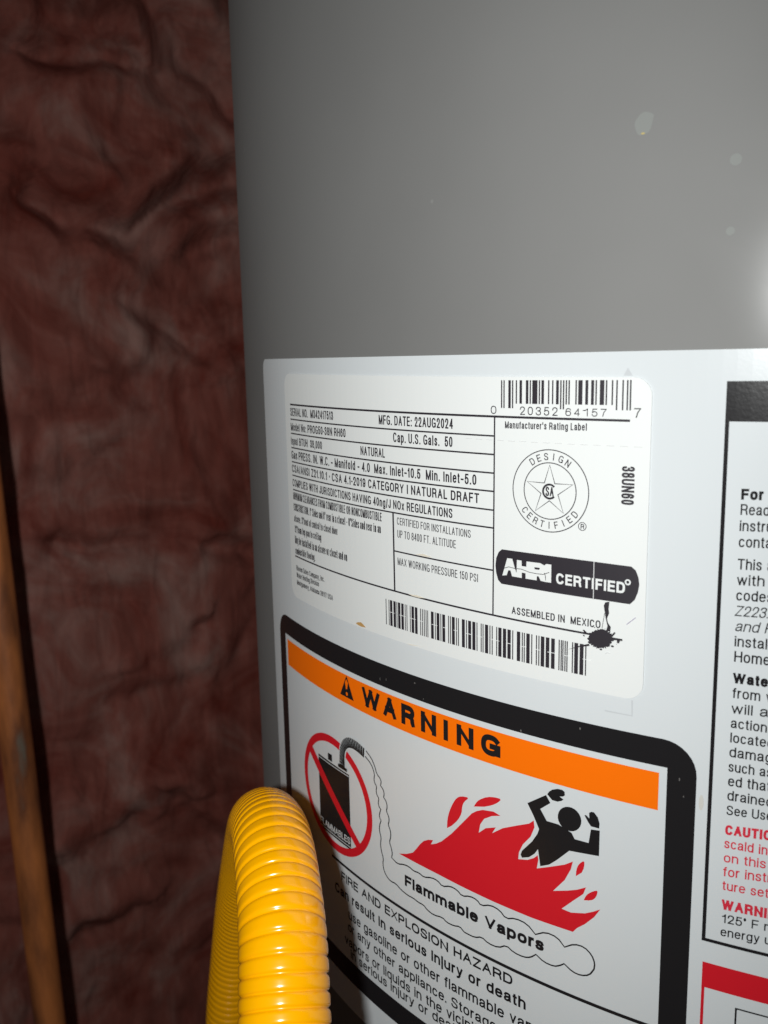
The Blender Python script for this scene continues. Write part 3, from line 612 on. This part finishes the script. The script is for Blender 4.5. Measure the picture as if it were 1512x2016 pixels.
# ------------------------------------------------------------------ the water heater
heater = thing('water_heater', 'grey cylindrical water heater jacket covered with white warning and rating labels', 'water heater', (0, 0, 0))
bm = bmesh.new(); n = 240; prof = []
for z in (0.045, 0.06): prof.append((R - 0.004, z))
prof += [(R, 0.066), (R, 0.35), (R, 0.7), (R, 1.05), (R, 1.35), (R, 1.50), (R - 0.003, 1.508), (R - 0.012, 1.514), (0.05, 1.528), (0.0, 1.528)]
rings = []
for pr, pz in prof[:-1]:
    rings.append([bm.verts.new((pr * math.cos(2 * math.pi * k / n), pr * math.sin(2 * math.pi * k / n), pz)) for k in range(n)])
for i in range(len(rings) - 1):
    for k in range(n): bm.faces.new((rings[i][k], rings[i][(k + 1) % n], rings[i + 1][(k + 1) % n], rings[i + 1][k]))
bm.faces.new(rings[-1]); bm.faces.new(rings[0][::-1])
jacket = mobj('tank_jacket', bm, M['paint'], heater, smooth=True)
bm = bmesh.new()
for k in range(3):
    g = bmesh.ops.create_cone(bm, cap_ends=True, segments=20, radius1=0.022, radius2=0.018, depth=0.047)
    t = 2 * math.pi * k / 3 + 0.5
    for v in g['verts']: v.co += Vector((0.2 * math.cos(t), 0.2 * math.sin(t), 0.0235))
    if True:
        mobj('foot', bm, M['paint'], heater); bm = bmesh.new()
bm.free()

def smooth_pl(pl, it=2):
    for _ in range(it):
        q = [pl[0]]
        for i in range(len(pl) - 1):
            p0, p1 = pl[i], pl[i + 1]
            q.append((.75 * p0[0] + .25 * p1[0], .75 * p0[1] + .25 * p1[1])); q.append((.25 * p0[0] + .75 * p1[0], .25 * p0[1] + .75 * p1[1]))
        q.append(pl[-1]); pl = q
    return pl
# dried drops on the paint
for i, (a, b_) in enumerate(SPOTS):
    rr = (4.6, 2.3, 1.7, 0.8, 1.4, 0.7)[i]
    if i > 2: continue
    if i == 0: pg = [(a + rr * x, b_ + rr * y) for x, y in ((-.55, .55), (-.3, .85), (.1, 1), (.55, .85), (.95, .62), (.85, .2), (.75, -.3), (.5, -.85), (.1, -.95), (-.4, -1), (-.65, -.6), (-.8, -.1), (-.8, .25))]
    else: pg = ell(a, b_, rr, rr * (1.0 if i != 4 else 1.7), 18)
    pg = smooth_pl(pg + pg[:1], 2) if i == 0 else pg
    pg = [(a + (x - a) * .52, b_ + (y - b_) * .52) for x, y in pg]
    shape('dried_drop', [pg], 0.03, M['drop'], heater)
shape('dried_drop', [ell(SPOTYEL[0], SPOTYEL[1] - 0.4, 0.45, 0.22, 12)], 0.05, M['dropy'], heater)

# front label sheet
LB = -220.0
front = shape('front_label', [rrect(-192.5, 150.0, LB, 0.4, 3.5)], 0.18, M['label'], heater, skirt=0.17)
front['label'] = 'large white vinyl label wrapped round the jacket'
Lp, Lq, Lr = 0.25, 0.32, 0.39
# warning panel
FA0, FA1, FB0, FB1 = -184.0, -16.65, -209.2, -90.2
shape('warning_frame', [rrect(FA0, FA1, FB0, FB1, 8.0, 8)], Lp, M['k'], front)
shape('warning_panel', [rect(-177.4, -23.35, -201.2, -97.2)], Lq, M['wl'], front)
shape('orange_band', [rect(-175.3, -25.2, -108.5, -98.85)], Lr, M['o'], front)
shape('alert_triangle', [TRI], Lr + .07, M['k'], front)
shape('exclamation_mark', [TRI_BANG, ell(TRI_DOT[0][0] + .15, TRI_DOT[0][1], .55, .62, 12)], Lr + .14, M['o'], front)
for s, a0, b0, a1, b1, h in WARN:
    if s == 'W': a0, a1 = -122.3, -113.4
    text_mesh('lettering', s, 0, a0, -106.25, a1, -106.25, h, 'w', Lr + .07, M['k'], front)
# prohibition sign with the fuel can
cx, cy = -140.7, -143.5
shape('fuel_can', [CAN], Lr, M['k'], front)
for q in (CANRIM[0:2], CANRIM[2:4]): strokes('can_rim', [q], 0.28, Lr + .07, M['wl'], front)
shape('can_cap', [CANCAP], Lr, M['k'], front)
shape('prohibition_ring', annulus(cx, cy, 22.2, 20.3, 19.45, 17.6), Lr + .05, M['r'], front)
sl = SLASH
shape('prohibition_slash', [sl], Lr + .12, M['r'], front)
# spout, drawn as separate ribs over a white gap
n_ = 60
def resample(pl, n):
    d = [0]
    for i in range(1, len(pl)): d.append(d[-1] + math.dist(pl[i - 1], pl[i]))
    out = []
    for k in range(n + 1):
        t = d[-1] * k / n; i = 0
        while i < len(d) - 2 and d[i + 1] < t: i += 1
        u_ = (t - d[i]) / (d[i + 1] - d[i]) if d[i + 1] > d[i] else 0
        out.append((pl[i][0] + u_ * (pl[i + 1][0] - pl[i][0]), pl[i][1] + u_ * (pl[i + 1][1] - pl[i][1])))
    return out
ri, ro = resample(smooth_pl(SPOUT_IN), 22), resample(smooth_pl(SPOUT_OUT), 22)
def ext(pi, po, k): return (po[0] + (po[0] - pi[0]) * k, po[1] + (po[1] - pi[1]) * k)
gap = []
for i in range(22): gap.append([ext(ro[i], ri[i], .18), ext(ro[i + 1], ri[i + 1], .18), ext(ri[i + 1], ro[i + 1], .14), ext(ri[i], ro[i], .14)])
shape('spout_gap', gap[3:], Lr + .11, M['wl'], front)
ribs = []
for i in range(22):
    i1 = lambda pl, f: (pl[i][0] + (pl[i + 1][0] - pl[i][0]) * f, pl[i][1] + (pl[i + 1][1] - pl[i][1]) * f)
    ribs.append([i1(ri, .0), i1(ri, .99), i1(ro, .74), i1(ro, .0)])
shape('can_spout', ribs, Lr + .17, M['k'], front)
shape('spout_collar', [SPOUTBASE], Lr + .17, M['k'], front)
strokes('vapour_outline', [smooth_keep(VAPL), smooth_keep(VAPR)], 0.42, Lr, M['k'], front)
shape('flame', [FLAME], Lr, M['r'], front)
for q in FLAMELETS: shape('flamelet', [smooth_pl(q, 1)], Lr, M['r'], front)
for q, nm in zip(MAN, ('figure_body', 'figure_hand', 'figure_hand', 'figure_head')):
    shape(nm, [q], Lr + .05, M['k'], front)
shape('ruled_line', [rect(-143.5, -23.3, -167.6, -166.6)], Lr, M['k'], front)
# instruction box
BX = -13.95
shape('box_header', [rect(BX, 150, -15.0, -6.35)], Lp, M['k'], front)
shape('box_line', [rect(BX, BX + .85, -139.4, -15.0), rect(BX + .85, 150, -139.4, -138.55)], Lp, M['k'], front)
shape('red_bar', [rect(BX + .45, 150, -151.65, -144.95), rect(BX + .45, BX + 1.15, -219.0, -151.65)], Lp, M['r'], front)
shape('box_line', [rect(-5.73, -5.3, -219, -154.8), rect(-5.3, 150, -155.2, -154.8)], Lp, M['k'], front)
shape('registration_arrow', [ARROW], Lp, M['faint'], front)
strokes('registration_mark', [BRACKET], 0.35, Lp, M['faint'], front)

shape('pale_stain', [ell(-15.4, -104.2, .55, 2.0, 14)], Lp, M['grime'], front)
random.seed(8)
for a, b_ in ((-113.2, -95.2), (-110.4, -94.6), (-94.6, -96.3), (-98.0, -92.4), (-61.5, -96.6), (-45.0, -92.0), (-20.5, -99.5), (-19.4, -103.6)):
    shape('scuff', [ell(a, b_, random.uniform(.12, .3), random.uniform(.18, .5), 7)], Lp + .05, M['scuff'], front)
# rating sticker
stk = shape('rating_sticker', [[(x, y - 0.0065 * (x + 100)) for x, y in rrect(-168.0, -29.6, -81.2, -4.95, 4.2)]], 0.55, M['sticker'], heater, skirt=0.32)
stk['label'] = 'white rating sticker with table, barcodes and a black ink blot'
Ls = 0.61
def tz(a, b): return b
def hl(a0, b0, a1, b1, wd): return [(a0, b0 - wd / 2), (a1, b1 - wd / 2), (a1, b1 + wd / 2), (a0, b0 + wd / 2)]
k_ = R * 1000
for a0, z0, a1, z1, wd in ((-.6433, -.0573, -.1354, -.0598, .55), (-.6437, -.0764, -.2741, -.0784, .42), (-.6440, -.0949, -.2741, -.0969, .42),
                           (-.6443, -.1137, -.2743, -.1156, .42), (-.6443, -.1324, -.2746, -.1341, .42), (-.6443, -.1503, -.2749, -.1532, .42),
                           (-.6444, -.1695, -.2751, -.1715, .42), (-.4150, -.2145, -.2751, -.2154, .42), (-.6452, -.2599, -.1369, -.2649, .5)):
    nseg = 12; pg = []
    if z0 == -.2599:     # the long line sags slightly in the print
        pts_ = [(-.6452, -.2599), (-.416, -.2613), (-.2963, -.2624), (-.1699, -.2641), (-.1369, -.2649)]
        for i in range(4): pg.append(hl(pts_[i][0] * k_, pts_[i][1] * k_, pts_[i + 1][0] * k_, pts_[i + 1][1] * k_, wd))
    else: pg.append(hl(a0 * k_, z0 * k_, a1 * k_, z1 * k_, wd))
    shape('ruled_line', pg, Ls, M['ks'], stk)
def vl(a0, b0, a1, b1, wd): return [(a0 - wd / 2, b0), (a1 - wd / 2, b1), (a1 + wd / 2, b1), (a0 + wd / 2, b0)]
shape('ruled_line', [vl(-.4155 * k_, -.1707 * k_, -.4150 * k_, -.2611 * k_, .62)], Ls, M['ks'], stk)
shape('ruled_line', [vl(-.2736 * k_, -.0592 * k_, -.2753 * k_, -.2625 * k_, .42)], Ls, M['ks'], stk)
dl = []
for i in range(15):
    t0 = i / 15; t1 = t0 + .04; A0, A1 = DASH
    dl.append(hl(A0[0] + (A1[0] - A0[0]) * t0, A0[1] + (A1[1] - A0[1]) * t0, A0[0] + (A1[0] - A0[0]) * t1, A0[1] + (A1[1] - A0[1]) * t1, .14))
shape('print_head_mark', dl, Ls, M['dash'], stk)
# product barcode, encoded from its digits
LC = ['0001101', '0011001', '0010011', '0111101', '0100011', '0110001', '0101111', '0111011', '0110111', '0001011']
dg = '020352641577'
bits = '101' + ''.join(LC[int(x)] for x in dg[:6]) + '01010' + ''.join(''.join('1' if q == '0' else '0' for q in LC[int(x)]) for x in dg[6:]) + '101'
UA0, UA1 = UPC[0][0] - .15, UPC[1][0] + .15; mw_ = (UA1 - UA0) / 95
i = 0; bars_ = []
while i < 95:
    if bits[i] == '1':
        j = i
        while j < 95 and bits[j] == '1': j += 1
        longb = i < 10 or i >= 85 or 45 <= i < 50
        bars_.append(rect(UA0 + i * mw_, UA0 + j * mw_, (-12.85 if longb else -11.7), -6.0)); i = j
    else: i += 1
for q in bars_: shape('barcode_bar', [q], Ls, M['ks'], stk)
for a, wide in BARS:
    hw = .50 if wide else .15
    shape('barcode_bar', [rect(a - hw, a + hw, -77.2 - .01 * (a + 109), -69.45 - .007 * (a + 109))], Ls, M['ks'], stk)
sc = []
random.seed(5)
for i in range(16):
    a = -108 + i * 4.2 + random.uniform(-.5, .5)
    sc.append(rect(a, a + random.uniform(1.2, 2.6), -73.1 - .0095 * (a + 109) - .04, -73.1 - .0095 * (a + 109) + .12))
shape('print_scratch', sc, Ls + .05, M['w'], stk)
# certification seal
lx, ly = -53.93, -32.75; LR = 10.1
shape('seal_ring', annulus(lx, ly, LR + .12, LR + .12, LR - .12, LR - .12) , Ls, M['ks'], stk)
shape('seal_ring', annulus(lx, ly, LR * .687 + .12, LR * .687 + .12, LR * .687 - .12, LR * .687 - .12), Ls, M['ks'], stk)
star = []
for i in range(11):
    rr = LR * (.635 if i % 2 == 0 else .235); t = math.pi / 2 + math.pi * i / 5
    star.append((lx + rr * math.cos(t), ly + rr * math.sin(t)))
strokes('seal_star', [star], .26, Ls, M['ks'], stk)
shape('seal_monogram', annulus(lx, ly - .1, LR * .195, LR * .195, LR * .145, LR * .145, 40, .75, 2 * math.pi - .75), Ls, M['ks'], stk)
text_mesh('lettering', 'SA', 0, lx - 1.05, ly - 1.25, lx + 1.15, ly - 1.25, 2.3, 'h', Ls, M['ks'], stk)
def arc_text(txt, r0, t0, t1, flip, h):
    for i, ch in enumerate(txt):
        t = math.radians(t0 + (t1 - t0) * i / (len(txt) - 1))
        ex = Vector((math.sin(t), -math.cos(t))) if not flip else Vector((-math.sin(t), math.cos(t)))
        ey = Vector((math.cos(t), math.sin(t))) if not flip else Vector((-math.cos(t), -math.sin(t)))
        base = Vector((lx, ly)) + Vector((math.cos(t), math.sin(t))) * (r0 if not flip else r0 + h)
        wt = .135 * h; wi = GL[ch][0] * h * .8; pg = []
        for ln in GL[ch][1]:
            pg += [[base + ex * q.x + ey * q.y for q in quad] for quad in fat([(gx * wi - wi / 2, wt / 2 + gy * (h - wt)) for gx, gy in ln], wt)]
        shape('lettering', pg, Ls, M['ks'], stk)
arc_text('DESIGN', LR * .75, 124, 56, False, 1.75)
arc_text('CERTIFIED', LR * .75, 218, 322, True, 1.75)
shape('registered_mark', annulus(REG[0][0], REG[0][1], 1.06, 1.06, .88, .88, 30), Ls, M['ks'], stk)
text_mesh('lettering', 'R', 0, REG[0][0] - .42, REG[0][1] - .6, REG[0][0] + .5, REG[0][1] - .6, 1.2, 'c', Ls, M['ks'], stk)
# certification badge
shape('badge', [PILL], Ls, M['ks'], stk)
shape('badge_logo', AHRI, Ls + .06, M['w'], stk)
strokes('badge_logo_cut', AHRICUT[:3], .16, Ls + .12, M['ks'], stk); shape('badge_logo_cut', [AHRICUT[3]], Ls + .12, M['ks'], stk)
shape('badge_line', [vl(AHRILINE[0][0], AHRILINE[0][1] + .1, AHRILINE[1][0], AHRILINE[1][1] - .1, .2)], Ls + .12, M['dash'], stk)
shape('registered_mark', annulus(AHRIREG[0][0], AHRIREG[0][1], .72, .72, .36, .36, 24), Ls + .06, M['w'], stk)
text_mesh('lettering', '38UN60', 0, -35.96, -25.65, -32.92, -34.63, 3.0, 'h', Ls, M['ks'], stk, rot90=True)
# ink blot, scratches and stains
shape('ink_blot', [BLOT] , Ls + .10, M['ks'], stk)
random.seed(11)
for i in range(14):
    t = random.uniform(0, 6.28); d_ = random.uniform(3.0, 4.6); rr = random.uniform(.08, .26)
    shape('ink_speck', [ell(-40.3 + d_ * math.cos(t), -67.6 + d_ * .78 * math.sin(t), rr * random.uniform(1, 2.2), rr, 9)], Ls + .1, M['ks'], stk)
for q in DRIP: shape('ink_smear', [q], Ls + .14, M['ks'], stk)
strokes('ink_smear', [DRIPLINE], .12, Ls + .14, M['ks'], stk)
strokes('pen_scratch', [PENMARK], .2, Ls + .1, M['pen'], stk)
strokes('pen_scratch', [SMUDGE], .18, Ls + .1, M['dash'], stk)
for i, q in enumerate(STAINS): shape('rust_stain', [q], Ls + .1, M['stain' if i == 0 else 'stain2'], stk)
shape('rust_stain', [[(x * .55 - 121.6 * .45, y * .6 - 80.0 * .4) for x, y in STAINS[0]]], Ls + .15, M['stain'], stk)

for s, nan, a0, b0, a1, b1, h, st, col in TEXTS:
    on_stk = st in ('c', 'cl', 'm', 'b')
    if on_stk: text_mesh('lettering', s, nan, a0, b0, a1, b1, h, st, Ls + (.06 if col == 'w' else 0), M['ks' if col == 'k' else 'w'], stk)
    elif st in ('n', 'x', 'h'): text_mesh('lettering', s, nan, a0, b0, a1, b1, h, st, Lr + (.07 if col == 'w' else 0), M['k' if col == 'k' else 'wl'], front)
    else: text_mesh('lettering', s, nan, a0, b0, a1, b1, h, st, Lp, M['k' if col == 'k' else 'rt'], front)

# ------------------------------------------------------------------ yellow corrugated gas hose
def catmull(P_, n):
    out = []
    for i in range(len(P_) - 1):
        p0 = P_[max(i - 1, 0)]; p1 = P_[i]; p2 = P_[i + 1]; p3 = P_[min(i + 2, len(P_) - 1)]
        for k in range(n):
            t = k / n
            out.append(0.5 * ((2 * p1) + (p2 - p0) * t + (2 * p0 - 5 * p1 + 4 * p2 - p3) * t * t + (3 * p1 - p0 - 3 * p2 + p3) * t ** 3))
    out.append(P_[-1]); return out
HP = [Vector((x, y, z + ZC)) for x, y, z in HOSE]
fine = catmull(HP, 60)
for _ in range(30):
    fine = [fine[0]] + [(fine[i - 1] + fine[i] * 2 + fine[i + 1]) / 4 for i in range(1, len(fine) - 1)] + [fine[-1]]
cum = [0]
for i in range(1, len(fine)): cum.append(cum[-1] + (fine[i] - fine[i - 1]).length)
PITCH_H, HR = 0.0040, 0.0120
ns = int(cum[-1] / (PITCH_H / 12)); pts = []; j = 0; sp = []
for i in range(ns + 1):
    s = cum[-1] * i / ns
    while j < len(cum) - 2 and cum[j + 1] < s: j += 1
    t = (s - cum[j]) / (cum[j + 1] - cum[j]); pts.append(fine[j].lerp(fine[j + 1], t)); sp.append(s)
def hose_r(i):
    ph = abs(math.sin(math.pi * sp[i] / PITCH_H))
    return HR - 0.00082 * (1 - ph) ** 2.8
my = mat('yellow_coating', (1.0, 0.44, 0.0), 0.2, coat=0.15)
hose = tube_mesh(pts, hose_r, 48, 'gas_hose', my)
hose['label'] = 'yellow corrugated flexible gas hose bent over beside the heater'; hose['category'] = 'hose'
